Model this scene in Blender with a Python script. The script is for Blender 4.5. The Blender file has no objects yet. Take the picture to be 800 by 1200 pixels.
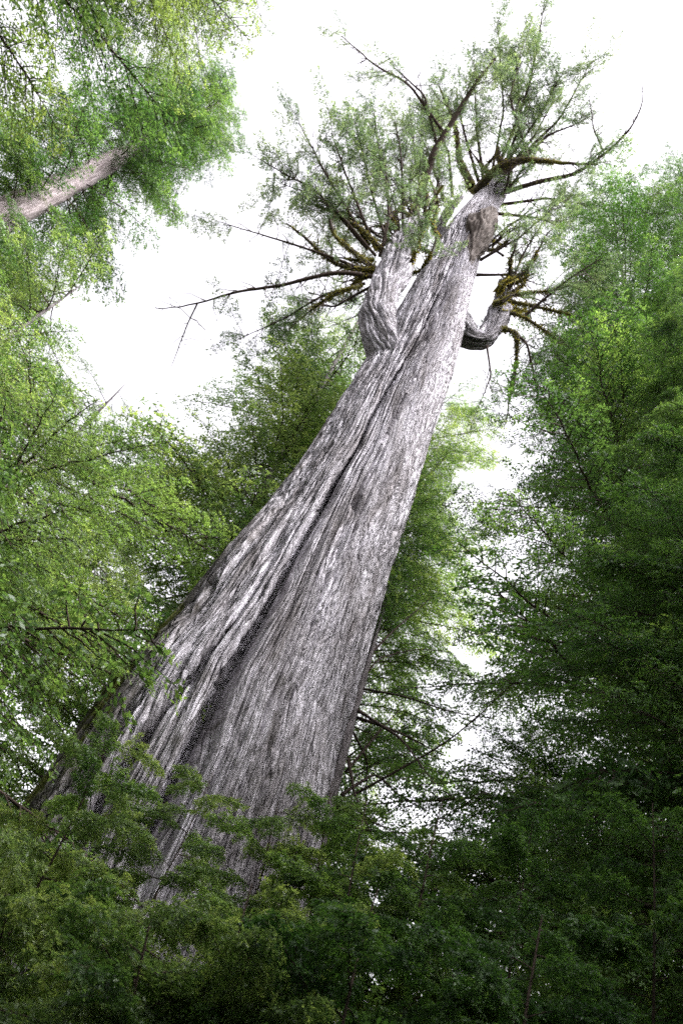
import bpy, math, random
import numpy as np
from mathutils import Vector, Matrix, Euler

# ------------------------------------------------------------------ camera
R_ = math.radians
rng = np.random.default_rng(11)
random.seed(11)
scene = bpy.context.scene
C = scene.collection

CAMZ = 1.6
FPX = 800.0                       # focal length in pixels of the 800x1200 photograph (24 mm)
ZEN = (274.0, 663.0)              # where all plumb lines meet, from the picture centre (right, up)
zr = math.hypot(*ZEN)
TH = math.atan2(zr, FPX)          # view axis to zenith
ra, rb = ZEN[0] / zr, ZEN[1] / zr
F = np.array([0, math.sin(TH), math.cos(TH)])
E = np.array([0, -math.cos(TH), math.sin(TH)])
S = np.array([1.0, 0, 0])
RT = rb * S + ra * E
UP = -ra * S + rb * E
CAM = np.array([0, 0, CAMZ])

cd = bpy.data.cameras.new('camera')
cam = bpy.data.objects.new('camera', cd)
C.objects.link(cam)
m = Matrix(((RT[0], UP[0], -F[0], 0), (RT[1], UP[1], -F[1], 0), (RT[2], UP[2], -F[2], CAMZ), (0, 0, 0, 1)))
cam.matrix_world = m
cd.sensor_fit = 'VERTICAL'
cd.sensor_height = 36.0
cd.sensor_width = 24.0
cd.lens = 24.0
cd.clip_start = 0.05
cd.clip_end = 2000
cd.dof.use_dof = True
cd.dof.focus_distance = 22.0
cd.dof.aperture_fstop = 5.0
scene.camera = cam

# ------------------------------------------------------------------ light
SUN_EL, SUN_AZ = 49.0, 140.0      # azimuth from +Y, clockwise
world = bpy.data.worlds.new('World')
scene.world = world
world.use_nodes = True
nt = world.node_tree
nt.nodes.clear()
sky = nt.nodes.new('ShaderNodeTexSky')
sky.sky_type = 'NISHITA'
sky.sun_disc = False
sky.sun_elevation = R_(SUN_EL)
sky.sun_rotation = R_(SUN_AZ)
sky.air_density = 1.0
sky.dust_density = 4.0
sky.ozone_density = 1.0
hs = nt.nodes.new('ShaderNodeHueSaturation')       # cloud veil takes the blue out of the sky
hs.inputs['Saturation'].default_value = 0.06
tint = nt.nodes.new('ShaderNodeMixRGB')
tint.blend_type = 'MULTIPLY'
tint.inputs[0].default_value = 1.0
tint.inputs[2].default_value = (1.0, 0.965, 1.03, 1)
bg = nt.nodes.new('ShaderNodeBackground')
bg.inputs['Strength'].default_value = 0.15
wo = nt.nodes.new('ShaderNodeOutputWorld')
nt.links.new(sky.outputs[0], hs.inputs['Color'])
nt.links.new(hs.outputs[0], tint.inputs[1])
nt.links.new(tint.outputs[0], bg.inputs['Color'])
nt.links.new(bg.outputs[0], wo.inputs['Surface'])

sd = bpy.data.lights.new('sun', 'SUN')
sd.energy = 1.5
sd.angle = R_(14)
sd.color = (1.0, 0.97, 0.95)
sun = bpy.data.objects.new('sun', sd)
C.objects.link(sun)
sdir = Vector((math.sin(R_(SUN_AZ)) * math.cos(R_(SUN_EL)), math.cos(R_(SUN_AZ)) * math.cos(R_(SUN_EL)), math.sin(R_(SUN_EL))))
sun.rotation_euler = sdir.to_track_quat('Z', 'Y').to_euler()

scene.view_settings.view_transform = 'Standard'
scene.view_settings.look = 'None'
scene.view_settings.gamma = 1.0
scene.view_settings.exposure = 2.4
scene.cycles.use_denoising = False            # the bark and needles are finer than a denoiser keeps
scene.cycles.use_adaptive_sampling = False
scene.cycles.filter_width = 1.7
scene.cycles.sample_clamp_indirect = 10.0
scene.cycles.max_bounces = 8
scene.cycles.diffuse_bounces = 4
scene.cycles.transmission_bounces = 6
scene.cycles.glossy_bounces = 2


# ------------------------------------------------------------------ pixel <-> place
def ray(px, py):
    v = F * FPX + (px - 400.0) * RT + (600.0 - py) * UP
    return v / np.linalg.norm(v)

def PD(px, py, D):                # at horizontal distance D
    d = ray(px, py)
    return CAM + d * (D / math.hypot(d[0], d[1]))

def PY(px, py, Y):                # on the upright plane y = Y
    d = ray(px, py)
    return CAM + d * (Y / d[1])

def PZ(px, py, z):                # at height z
    d = ray(px, py)
    return CAM + d * ((z - CAMZ) / d[2])

def proj(P):                      # (N,3) -> (N,2) pixels + depth
    q = np.atleast_2d(P) - CAM
    w = q @ F
    ws = np.where(w > 0.05, w, 0.05)
    x = 400 + FPX * (q @ RT) / ws
    y = 600 - FPX * (q @ UP) / ws
    return x, y, w


# ------------------------------------------------------------------ materials
def mat(name):
    mt = bpy.data.materials.new(name)
    mt.use_nodes = True
    t = mt.node_tree
    t.nodes.clear()
    o = t.nodes.new('ShaderNodeOutputMaterial')
    return mt, t, o

def ramp(t, stops):
    r = t.nodes.new('ShaderNodeValToRGB')
    e = r.color_ramp.elements
    while len(e) > 1:
        e.remove(e[-1])
    e[0].position, e[0].color = stops[0][0], (*stops[0][1], 1)
    for p, c in stops[1:]:
        n = e.new(p)
        n.color = (*c, 1)
    return r

def leaf_mat(name, dark, light, trans, tw=0.45):
    mt, t, o = mat(name)
    oi = t.nodes.new('ShaderNodeObjectInfo')
    tc = t.nodes.new('ShaderNodeTexCoord')
    nz = t.nodes.new('ShaderNodeTexNoise')
    nz.inputs['Scale'].default_value = 3.5
    nz.inputs['Detail'].default_value = 3
    t.links.new(tc.outputs['Object'], nz.inputs['Vector'])
    ad = t.nodes.new('ShaderNodeMath')
    ad.operation = 'MULTIPLY_ADD'
    ad.inputs[1].default_value = 0.45
    t.links.new(oi.outputs['Random'], ad.inputs[0])
    sb = t.nodes.new('ShaderNodeMath')
    sb.operation = 'SUBTRACT'
    sb.inputs[1].default_value = 0.22
    t.links.new(nz.outputs['Fac'], sb.inputs[0])
    t.links.new(sb.outputs[0], ad.inputs[2])
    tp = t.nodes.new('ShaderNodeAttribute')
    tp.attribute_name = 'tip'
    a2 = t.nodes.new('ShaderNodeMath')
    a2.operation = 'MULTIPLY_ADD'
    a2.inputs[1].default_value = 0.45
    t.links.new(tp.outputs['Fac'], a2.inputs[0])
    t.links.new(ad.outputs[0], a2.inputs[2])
    young_lit = tuple(min(1.0, c * k) for c, k in zip(light, (2.1, 1.75, 1.6)))      # light on the spray tips painted in, along with fresh growth
    r = ramp(t, [(0.25, dark), (0.65, light), (1.0, young_lit)])
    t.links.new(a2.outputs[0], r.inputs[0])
    df = t.nodes.new('ShaderNodeBsdfDiffuse')
    t.links.new(r.outputs[0], df.inputs['Color'])
    mx = t.nodes.new('ShaderNodeMixRGB')
    mx.blend_type = 'MULTIPLY'
    mx.inputs[0].default_value = 1
    mx.inputs[2].default_value = (*trans, 1)
    t.links.new(r.outputs[0], mx.inputs[1])
    tr = t.nodes.new('ShaderNodeBsdfTranslucent')
    t.links.new(mx.outputs[0], tr.inputs['Color'])
    ms = t.nodes.new('ShaderNodeMixShader')
    ms.inputs[0].default_value = tw
    t.links.new(df.outputs[0], ms.inputs[1])
    t.links.new(tr.outputs[0], ms.inputs[2])
    gl = t.nodes.new('ShaderNodeBsdfGlossy')
    gl.inputs['Roughness'].default_value = 0.45
    gl.inputs['Color'].default_value = (0.8, 0.85, 0.8, 1)
    m2 = t.nodes.new('ShaderNodeMixShader')
    m2.inputs[0].default_value = 0.03
    t.links.new(ms.outputs[0], m2.inputs[1])
    t.links.new(gl.outputs[0], m2.inputs[2])
    t.links.new(m2.outputs[0], o.inputs['Surface'])
    return mt

def wood_mat(name, stops, scale=(8, 8, 1.2), bump=0.5, coord='Object', moss=None):
    mt, t, o = mat(name)
    tc = t.nodes.new('ShaderNodeTexCoord')
    mp = t.nodes.new('ShaderNodeMapping')
    mp.inputs['Scale'].default_value = scale
    t.links.new(tc.outputs[coord], mp.inputs['Vector'])
    nz = t.nodes.new('ShaderNodeTexNoise')
    nz.inputs['Scale'].default_value = 1.5
    nz.inputs['Detail'].default_value = 6
    nz.inputs['Roughness'].default_value = 0.65
    t.links.new(mp.outputs[0], nz.inputs['Vector'])
    r = ramp(t, stops)
    t.links.new(nz.outputs['Fac'], r.inputs[0])
    col = r.outputs[0]
    if moss:
        n2 = t.nodes.new('ShaderNodeTexNoise')
        n2.inputs['Scale'].default_value = moss[1]
        n2.inputs['Detail'].default_value = 4
        t.links.new(tc.outputs['Object'], n2.inputs['Vector'])
        r2 = ramp(t, [(moss[2], (0, 0, 0)), (moss[2] + 0.12, (1, 1, 1))])
        t.links.new(n2.outputs['Fac'], r2.inputs[0])
        mm = t.nodes.new('ShaderNodeMixRGB')
        mm.inputs[2].default_value = (*moss[0], 1)
        t.links.new(r2.outputs[0], mm.inputs[0])
        t.links.new(col, mm.inputs[1])
        col = mm.outputs[0]
    b = t.nodes.new('ShaderNodeBsdfPrincipled')
    b.inputs['Roughness'].default_value = 0.9
    b.inputs['Specular IOR Level'].default_value = 0.15
    t.links.new(col, b.inputs['Base Color'])
    bp = t.nodes.new('ShaderNodeBump')
    bp.inputs['Strength'].default_value = bump
    bp.inputs['Distance'].default_value = 0.03
    t.links.new(nz.outputs['Fac'], bp.inputs['Height'])
    t.links.new(bp.outputs[0], b.inputs['Normal'])
    t.links.new(b.outputs[0], o.inputs['Surface'])
    return mt

def bark_mat():
    """silver-grey stringy cedar bark; grain follows the 'grain' attribute of the trunk mesh"""
    mt, t, o = mat('cedar_bark')
    at = t.nodes.new('ShaderNodeAttribute')
    at.attribute_name = 'grain'
    def noise(scale, sc, detail=6, rough=0.6, dist=0.0):
        mp = t.nodes.new('ShaderNodeMapping')
        mp.inputs['Scale'].default_value = sc
        t.links.new(at.outputs['Vector'], mp.inputs['Vector'])
        n = t.nodes.new('ShaderNodeTexNoise')
        n.inputs['Scale'].default_value = scale
        n.inputs['Detail'].default_value = detail
        n.inputs['Roughness'].default_value = rough
        n.inputs['Distortion'].default_value = dist
        t.links.new(mp.outputs[0], n.inputs['Vector'])
        return n
    fib = noise(24.0, (1, 1, 0.075), 7, 0.66, 0.25)        # long fibres
    fine = noise(85.0, (1, 1, 0.10), 5, 0.65, 0.3)
    pat = noise(1.6, (1, 1, 0.30), 6, 0.65)              # weathering patches
    lich = noise(5.0, (1, 1, 0.5), 6, 0.7)
    r1 = ramp(t, [(0.28, (0.17, 0.162, 0.166)), (0.40, (0.37, 0.358, 0.372)), (0.52, (0.51, 0.50, 0.52)), (0.66, (0.63, 0.62, 0.65))])
    t.links.new(fib.outputs['Fac'], r1.inputs[0])
    # thin flakes of bark with cracks between them
    mpv = t.nodes.new('ShaderNodeMapping')
    mpv.inputs['Scale'].default_value = (1, 1, 0.04)
    t.links.new(at.outputs['Vector'], mpv.inputs['Vector'])
    vo = t.nodes.new('ShaderNodeTexVoronoi')
    vo.feature = 'DISTANCE_TO_EDGE'
    vo.inputs['Scale'].default_value = 32.0
    t.links.new(mpv.outputs[0], vo.inputs['Vector'])
    vc = t.nodes.new('ShaderNodeTexVoronoi')
    vc.inputs['Scale'].default_value = 32.0
    t.links.new(mpv.outputs[0], vc.inputs['Vector'])
    rv = ramp(t, [(0.0, (0, 0, 0)), (0.14, (1, 1, 1))])
    t.links.new(vo.outputs['Distance'], rv.inputs[0])
    r2 = ramp(t, [(0.34, (0.50, 0.475, 0.46)), (0.60, (1.08, 1.07, 1.09))])
    t.links.new(pat.outputs['Fac'], r2.inputs[0])
    m1 = t.nodes.new('ShaderNodeMixRGB')
    m1.blend_type = 'MULTIPLY'
    m1.inputs[0].default_value = 1
    t.links.new(r1.outputs[0], m1.inputs[1])
    t.links.new(r2.outputs[0], m1.inputs[2])
    r3 = ramp(t, [(0.36, (0.45, 0.44, 0.45)), (0.50, (1, 1, 1))])
    t.links.new(fine.outputs['Fac'], r3.inputs[0])
    m2 = t.nodes.new('ShaderNodeMixRGB')
    m2.blend_type = 'MULTIPLY'
    m2.inputs[0].default_value = 0.5
    t.links.new(m1.outputs[0], m2.inputs[1])
    t.links.new(r3.outputs[0], m2.inputs[2])
    stk = noise(34.0, (1, 1, 0.06), 4, 0.55, 0.15)
    r6 = ramp(t, [(0.37, (0.20, 0.19, 0.19)), (0.45, (1, 1, 1))])
    t.links.new(stk.outputs['Fac'], r6.inputs[0])
    m5 = t.nodes.new('ShaderNodeMixRGB')
    m5.blend_type = 'MULTIPLY'
    m5.inputs[0].default_value = 0.42
    t.links.new(m2.outputs[0], m5.inputs[1])
    t.links.new(r6.outputs[0], m5.inputs[2])
    rc = ramp(t, [(0.0, (0.25, 0.235, 0.23)), (0.055, (1, 1, 1))])
    t.links.new(vo.outputs['Distance'], rc.inputs[0])
    m6 = t.nodes.new('ShaderNodeMixRGB')
    m6.blend_type = 'MULTIPLY'
    m6.inputs[0].default_value = 0.5
    t.links.new(m5.outputs[0], m6.inputs[1])
    t.links.new(rc.outputs[0], m6.inputs[2])
    m2 = m6
    # dark algae and moss: grows on the damp north flank ('flank' attribute) in blotches
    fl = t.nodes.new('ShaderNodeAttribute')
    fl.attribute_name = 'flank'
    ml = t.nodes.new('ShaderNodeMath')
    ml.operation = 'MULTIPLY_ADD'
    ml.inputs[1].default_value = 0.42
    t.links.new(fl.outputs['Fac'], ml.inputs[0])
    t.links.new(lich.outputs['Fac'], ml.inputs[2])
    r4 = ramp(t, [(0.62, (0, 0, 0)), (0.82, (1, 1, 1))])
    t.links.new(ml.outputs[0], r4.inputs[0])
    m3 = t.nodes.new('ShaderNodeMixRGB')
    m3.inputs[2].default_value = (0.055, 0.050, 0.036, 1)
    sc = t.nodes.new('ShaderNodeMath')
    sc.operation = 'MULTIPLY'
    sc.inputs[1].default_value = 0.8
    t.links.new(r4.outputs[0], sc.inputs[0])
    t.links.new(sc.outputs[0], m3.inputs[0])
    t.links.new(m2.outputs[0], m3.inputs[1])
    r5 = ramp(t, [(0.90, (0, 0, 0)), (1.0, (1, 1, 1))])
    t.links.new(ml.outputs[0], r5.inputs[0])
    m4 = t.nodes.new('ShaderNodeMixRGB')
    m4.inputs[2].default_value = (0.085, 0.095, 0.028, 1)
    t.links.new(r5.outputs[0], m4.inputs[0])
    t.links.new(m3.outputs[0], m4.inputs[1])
    b = t.nodes.new('ShaderNodeBsdfPrincipled')
    b.inputs['Roughness'].default_value = 1.0
    b.inputs['Specular IOR Level'].default_value = 0.0
    t.links.new(m4.outputs[0], b.inputs['Base Color'])
    hsum = t.nodes.new('ShaderNodeMath')
    hsum.operation = 'MULTIPLY_ADD'
    hsum.inputs[1].default_value = 0.6
    t.links.new(fine.outputs['Fac'], hsum.inputs[0])
    hs2 = t.nodes.new('ShaderNodeMath')
    hs2.operation = 'MULTIPLY_ADD'
    hs2.inputs[1].default_value = 0.6
    t.links.new(rv.outputs[0], hs2.inputs[0])
    hs3 = t.nodes.new('ShaderNodeSeparateColor')
    t.links.new(vc.outputs['Color'], hs3.inputs[0])
    hs4 = t.nodes.new('ShaderNodeMath')
    hs4.operation = 'MULTIPLY_ADD'
    hs4.inputs[1].default_value = 0.6
    t.links.new(hs3.outputs[0], hs4.inputs[0])
    t.links.new(fib.outputs['Fac'], hs4.inputs[2])
    t.links.new(hs4.outputs[0], hs2.inputs[2])
    t.links.new(hs2.outputs[0], hsum.inputs[2])
    bp = t.nodes.new('ShaderNodeBump')
    bp.inputs['Strength'].default_value = 0.9
    bp.inputs['Distance'].default_value = 0.07
    t.links.new(hsum.outputs[0], bp.inputs['Height'])
    t.links.new(bp.outputs[0], b.inputs['Normal'])
    t.links.new(b.outputs[0], o.inputs['Surface'])
    return mt

M = {}
M['bark'] = bark_mat()
M['limb'] = wood_mat('mossy_limb_bark', [(0.3, (0.035, 0.028, 0.022)), (0.7, (0.10, 0.082, 0.066))], (6, 6, 6), 0.6,
                     moss=((0.13, 0.125, 0.03), 2.2, 0.5))
M['twig'] = wood_mat('twig_bark', [(0.3, (0.03, 0.022, 0.018)), (0.7, (0.075, 0.055, 0.045))], (10, 10, 10), 0.3)
M['grey_bark'] = wood_mat('hemlock_bark', [(0.3, (0.06, 0.052, 0.052)), (0.55, (0.15, 0.135, 0.135)), (0.75, (0.27, 0.25, 0.25))], (10, 10, 3), 0.9,
                          moss=((0.07, 0.075, 0.03), 1.5, 0.6))
M['pale_bark'] = wood_mat('grey_pink_bark', [(0.3, (0.10, 0.08, 0.078)), (0.5, (0.27, 0.23, 0.23)), (0.7, (0.42, 0.37, 0.375))], (9, 9, 1.4), 0.9,
                          moss=((0.08, 0.085, 0.03), 0.9, 0.62))
M['burl'] = wood_mat('burl_wood', [(0.3, (0.022, 0.017, 0.014)), (0.5, (0.06, 0.048, 0.04)), (0.75, (0.15, 0.135, 0.125))], (3, 3, 1.2), 0.9)  # brown burl, with the shade on it put into the dark tone
M['moss'] = leaf_mat('moss', (0.10, 0.10, 0.022), (0.20, 0.19, 0.05), (1.2, 1.1, 0.6), 0.5)
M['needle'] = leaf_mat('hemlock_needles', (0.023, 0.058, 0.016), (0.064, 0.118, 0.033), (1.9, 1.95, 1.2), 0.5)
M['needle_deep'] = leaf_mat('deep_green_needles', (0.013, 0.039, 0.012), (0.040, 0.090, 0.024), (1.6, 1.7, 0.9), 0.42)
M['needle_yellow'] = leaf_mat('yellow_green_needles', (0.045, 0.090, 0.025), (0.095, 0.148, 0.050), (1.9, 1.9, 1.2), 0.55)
M['cedar_leaf'] = leaf_mat('grey_green_cedar_scales', (0.034, 0.058, 0.026), (0.07, 0.105, 0.05), (1.9, 2.0, 1.5), 0.5)


# ------------------------------------------------------------------ mesh helpers
class MB:
    """collects quads"""
    def __init__(self):
        self.v, self.f, self.n, self.a = [], [], 0, []
    def add(self, v, f):
        v = np.asarray(v, float)
        f = np.asarray(f, np.int64)
        self.v.append(v)
        self.f.append(f + self.n)
        self.n += len(v)
    def tube(self, pts, rad, sides=6, rough=0.0, cap=True):
        P = np.asarray(pts, float)
        n = len(P)
        rad = np.broadcast_to(np.asarray(rad, float), (n,))
        T = np.gradient(P, axis=0)
        T /= np.linalg.norm(T, axis=1)[:, None] + 1e-9
        a = np.array([0.3, 0.2, 1.0]) if abs(T[0][2]) < 0.9 else np.array([1.0, 0.1, 0])
        A = np.cross(T, a)
        A /= np.linalg.norm(A, axis=1)[:, None] + 1e-9
        B = np.cross(T, A)
        th = np.arange(sides) / sides * 2 * np.pi
        r = rad[:, None] * (1 + rough * rng.normal(size=(n, sides))) if rough else np.repeat(rad[:, None], sides, 1)
        V = P[:, None] + r[..., None] * (np.cos(th)[None, :, None] * A[:, None] + np.sin(th)[None, :, None] * B[:, None])
        i = np.arange(n - 1)[:, None] * sides
        j = np.arange(sides)[None]
        k = (j + 1) % sides
        f = np.stack([i + j, i + k, i + sides + k, i + sides + j], -1).reshape(-1, 4)
        self.add(V.reshape(-1, 3), f)
    def leaves(self, P, D, W, ln, wd, tip=None):
        """one rhombic leaf per row: base P, direction D, width direction W"""
        ln = np.asarray(ln)[:, None]
        wd = np.asarray(wd)[:, None]
        a = P
        b = P + D * ln * 0.5 + W * wd * 0.5
        c = P + D * ln
        d = P + D * ln * 0.5 - W * wd * 0.5
        V = np.stack([a, b, c, d], 1).reshape(-1, 3)
        self.add(V, np.arange(len(V)).reshape(-1, 4))
        if tip is not None:
            self.a.append(np.repeat(tip, 4))
    def mesh(self, name, material, smooth=True):
        V = np.concatenate(self.v)
        Fq = np.concatenate(self.f)
        me = bpy.data.meshes.new(name)
        me.vertices.add(len(V))
        me.vertices.foreach_set('co', V.astype(np.float32).ravel())
        me.loops.add(Fq.size)
        me.loops.foreach_set('vertex_index', Fq.astype(np.int32).ravel())
        me.polygons.add(len(Fq))
        me.polygons.foreach_set('loop_start', (np.arange(len(Fq)) * 4).astype(np.int32))
        if smooth:
            me.polygons.foreach_set('use_smooth', np.ones(len(Fq), bool))
        me.update(calc_edges=True)
        me.materials.append(material)
        if self.a:
            at_ = me.attributes.new('tip', 'FLOAT', 'POINT')
            at_.data.foreach_set('value', np.concatenate(self.a).astype(np.float32))
        return me

def obj(name, data, parent=None, loc=None):
    o = bpy.data.objects.new(name, data)
    C.objects.link(o)
    if parent is not None:
        o.parent = parent
    if loc is not None:
        o.location = loc
    return o

def thing(name, label, cat, loc, group=None):
    o = obj(name, None, None, loc)
    o['label'] = label
    o['category'] = cat
    if group:
        o['group'] = group
    return o

def unit(v):
    v = np.asarray(v, float)
    return v / (np.linalg.norm(v, axis=-1, keepdims=True) + 1e-9)

def resample(P, n):
    """smooth polyline through control points"""
    P = np.asarray(P, float)
    s = np.concatenate([[0], np.cumsum(np.linalg.norm(np.diff(P, axis=0), axis=1))])
    t = np.linspace(0, s[-1], n)
    L = np.stack([np.interp(t, s, P[:, k]) for k in range(P.shape[1])], 1)
    for _ in range(2):
        L[1:-1] = 0.25 * L[:-2] + 0.5 * L[1:-1] + 0.25 * L[2:]
    return L

# periodic lattice noise
def vnoise(u, v, pu, fv, seed):
    r = np.random.default_rng(seed)
    NV = 512
    tab = r.random((pu, NV))
    x = (u % 1.0) * pu
    y = v * fv
    xi = np.floor(x).astype(int)
    yi = np.floor(y).astype(int)
    fx = x - xi
    fy = y - yi
    fx = fx * fx * (3 - 2 * fx)
    fy = fy * fy * (3 - 2 * fy)
    x0, x1 = xi % pu, (xi + 1) % pu
    y0, y1 = yi % NV, (yi + 1) % NV
    return (tab[x0, y0] * (1 - fx) + tab[x1, y0] * fx) * (1 - fy) + (tab[x0, y1] * (1 - fx) + tab[x1, y1] * fx) * fy

def cnoise(u, v, pu, fv, seed):
    """strip cells: each strip around the trunk breaks into lengths of its own height"""
    r = np.random.default_rng(seed)
    tab = r.random((pu, 512))
    off = r.random(pu) * 40
    ln = r.uniform(0.6, 1.6, pu)
    xi = np.floor((u % 1.0) * pu).astype(int) % pu
    yi = np.floor(v * fv * ln[xi] + off[xi]).astype(int) % 512
    return tab[xi, yi]

def vor(u, v, pu, fv, seed, jx=0.9, jy=0.95):
    """long jittered cells: distance to the crack between two strips, and a value per strip"""
    r = np.random.default_rng(seed)
    NV = 512
    ox, oy, val = r.uniform(-0.5, 0.5, (3, pu, NV))
    x = (u % 1.0) * pu
    y = v * fv
    xi = np.floor(x).astype(int)
    yi = np.floor(y).astype(int)
    f1 = np.full(x.shape, 9.0)
    f2 = np.full(x.shape, 9.0)
    idv = np.zeros(x.shape)
    for dx in (-1, 0, 1):
        for dy in (-1, 0, 1):
            cx, cy = (xi + dx) % pu, (yi + dy) % NV
            px_ = xi + dx + 0.5 + jx * ox[cx, cy]
            py_ = yi + dy + 0.5 + jy * oy[cx, cy]
            d = np.hypot(px_ - x, py_ - y)
            near = d < f1
            f2 = np.where(near, f1, np.minimum(f2, d))
            idv = np.where(near, val[cx, cy], idv)
            f1 = np.where(near, d, f1)
    return f2 - f1, idv

def sstep(a, b, x):
    t = np.clip((x - a) / (b - a), 0, 1)
    return t * t * (3 - 2 * t)


# ------------------------------------------------------------------ ground
gb = MB()
gx = np.concatenate([-np.geomspace(400, 3, 30), np.linspace(-2, 2, 5), np.geomspace(3, 400, 30)])
X, Y = np.meshgrid(gx, gx, indexing='ij')
Z = 0.12 * np.sin(X * 0.7 + 1) * np.cos(Y * 0.55) + 0.08 * np.sin(X * 1.7) * np.sin(Y * 1.3 + 2)
Z = Z * np.clip((np.hypot(X, Y)) / 6, 0, 1) - 0.05
n = len(gx)
i, j = np.meshgrid(np.arange(n - 1), np.arange(n - 1), indexing='ij')
gb.add(np.stack([X, Y, Z], -1).reshape(-1, 3), np.stack([i * n + j, (i + 1) * n + j, (i + 1) * n + j + 1, i * n + j + 1], -1).reshape(-1, 4))
M['soil'] = wood_mat('forest_floor_litter', [(0.3, (0.02, 0.016, 0.010)), (0.55, (0.05, 0.038, 0.024)), (0.75, (0.045, 0.06, 0.018))], (1.3, 1.3, 1.3), 0.6)
g = obj('forest_floor', gb.mesh('forest_floor', M['soil']))
g['kind'] = 'structure'


# ------------------------------------------------------------------ the giant cedar
Y0 = 10.0
def axis_from(stations, Yp=Y0):
    """stations: (px, py, width px) -> world centre points and radii"""
    P = np.array([PY(a, b, Yp) for a, b, w in stations])
    R = []
    for (a, b, w), p in zip(stations, P):
        dist = np.linalg.norm(p - CAM)
        c = FPX / math.sqrt(FPX ** 2 + (a - 400) ** 2 + (b - 600) ** 2)   # depth = dist * c
        R.append(0.5 * w * dist * c / FPX)
    return P, np.array(R)

trunk_st = [(224, 943, 322), (258, 860, 278), (305, 776, 232), (343, 701, 200), (377, 640, 167), (410, 580, 143),
            (437, 522, 124), (464, 464, 108), (484, 423, 97), (506, 372, 78), (524, 325, 62), (540, 285, 52),
            (556, 258, 42), (569, 240, 34), (581, 224, 28), (590, 212, 16)]
TP, TR = axis_from(trunk_st)
zt = TP[:, 2]
cedar = thing('giant_cedar', 'giant leaning-looking old cedar with silver-grey furrowed trunk and gnarled broken mossy top', 'tree',
              (float(TP[0, 0]), Y0, 0))
CB = np.array(cedar.location)
# carry on to the ground with a flare
z_all = np.concatenate([[-0.4, 1.0, 2.5, 4.0], zt])
slope = (TP[2, 0] - TP[0, 0]) / (TP[2, 2] - TP[0, 2])
x_all = np.concatenate([[TP[0, 0] + slope * (q - zt[0]) * 0.6 for q in (-0.4, 1.0, 2.5, 4.0)], TP[:, 0]])
r_all = np.concatenate([[TR[0] * 1.30, TR[0] * 1.18, TR[0] * 1.08, TR[0] * 1.03], TR])
def tx(z): return np.interp(z, z_all, x_all)
def tr_(z): return np.interp(z, z_all, r_all)

def hit(px, py):
    """where the sight line of a pixel meets the trunk: angle (0 = towards camera) and height"""
    d = ray(px, py)
    t = np.linspace(4, 60, 6000)
    P = CAM + t[:, None] * d
    dd = np.hypot(P[:, 0] - tx(P[:, 2]), P[:, 1] - Y0)
    k = np.nonzero(dd < tr_(P[:, 2]))[0]
    if not len(k):
        return None
    p = P[k[0]]
    return math.atan2(p[0] - tx(p[2]), -(p[1] - Y0)), p[2]

def path_on_trunk(pts):
    h = [hit(*p) for p in pts]
    h = [q for q in h if q]
    h.sort(key=lambda q: q[1])
    return np.array(h)

NU, NV_ = 720, 900
tpar = (np.arange(NU) / NU) * 2 * np.pi - np.pi
phi = tpar - 0.5 * np.sin(tpar)                     # denser towards the path side
el = np.concatenate([np.linspace(R_(-11), R_(20), 130, endpoint=False), np.linspace(R_(20), math.atan((zt[-1] - CAMZ) / Y0), NV_ - 130)])
zz = CAMZ + Y0 * np.tan(el)
zz[0] = -0.4
PH, ZZ = np.meshgrid(phi, zz)
U = PH / (2 * np.pi) + 0.5
hz = sstep(8, 26, ZZ)
Uw = (U + 0.0015 * ZZ
      + 0.016 * (vnoise(U, ZZ, 7, 0.12, 1) - 0.5)
      + (0.006 + 0.012 * hz) * (vnoise(U, ZZ, 18, 0.55, 2) - 0.5)
      + (0.002 + 0.007 * hz) * (vnoise(U, ZZ, 44, 1.5, 3) - 0.5))
r0 = np.interp(ZZ, z_all, r_all)
for_smooth = np.interp(zz, z_all, r_all)
def groove(nv, w): return np.exp(-((nv - 0.5) / w) ** 2)
bark = np.zeros_like(ZZ)
fade = 0.35 + 0.65 * np.clip(r0 / 1.6, 0, 1)
bark -= 0.10 * groove(vnoise(Uw, ZZ, 40, 0.075, 4), 0.05)
bark -= 0.07 * groove(vnoise(Uw, ZZ, 86, 0.13, 18), 0.06)
bark -= 0.05 * groove(vnoise(Uw, ZZ, 160, 0.22, 20), 0.075)
e1, id1 = vor(Uw, ZZ, 64, 0.10, 5)
e2, id2 = vor(Uw, ZZ, 160, 0.26, 6)
e3, id3 = vor(Uw, ZZ, 320, 0.7, 7)
bark += 0.025 * id1 - 0.16 * (1 - sstep(0.0, 0.17, e1)) * sstep(0.25, 0.6, vnoise(U, ZZ, 11, 0.25, 15))
bark += 0.032 * id2 - 0.10 * (1 - sstep(0.0, 0.22, e2)) * sstep(0.2, 0.6, vnoise(U, ZZ, 16, 0.4, 17))
bark += 0.020 * id3 - 0.055 * (1 - sstep(0.0, 0.30, e3)) * sstep(0.2, 0.6, vnoise(U, ZZ, 30, 0.8, 19))
bark += 0.016 * (vnoise(Uw, ZZ, 420, 0.9, 10) - 0.5)
# knots that push the grain aside, higher up
bark += 0.06 * hz * (vnoise(Uw, ZZ, 14, 0.45, 13) - 0.5)
bark *= fade
lobe = r0 * (0.08 * (vnoise(U, ZZ, 6, 0.05, 21) - 0.5) + 0.05 * (vnoise(U + 0.003 * ZZ, ZZ, 13, 0.07, 22) - 0.5)) * sstep(30, 20, ZZ)
low = sstep(7, 0, ZZ)
lobe += low * r0 * 0.14 * (vnoise(U, ZZ, 9, 0.06, 23) - 0.45)
RR = r0 + lobe + bark
SH = np.zeros_like(RR)

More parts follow.
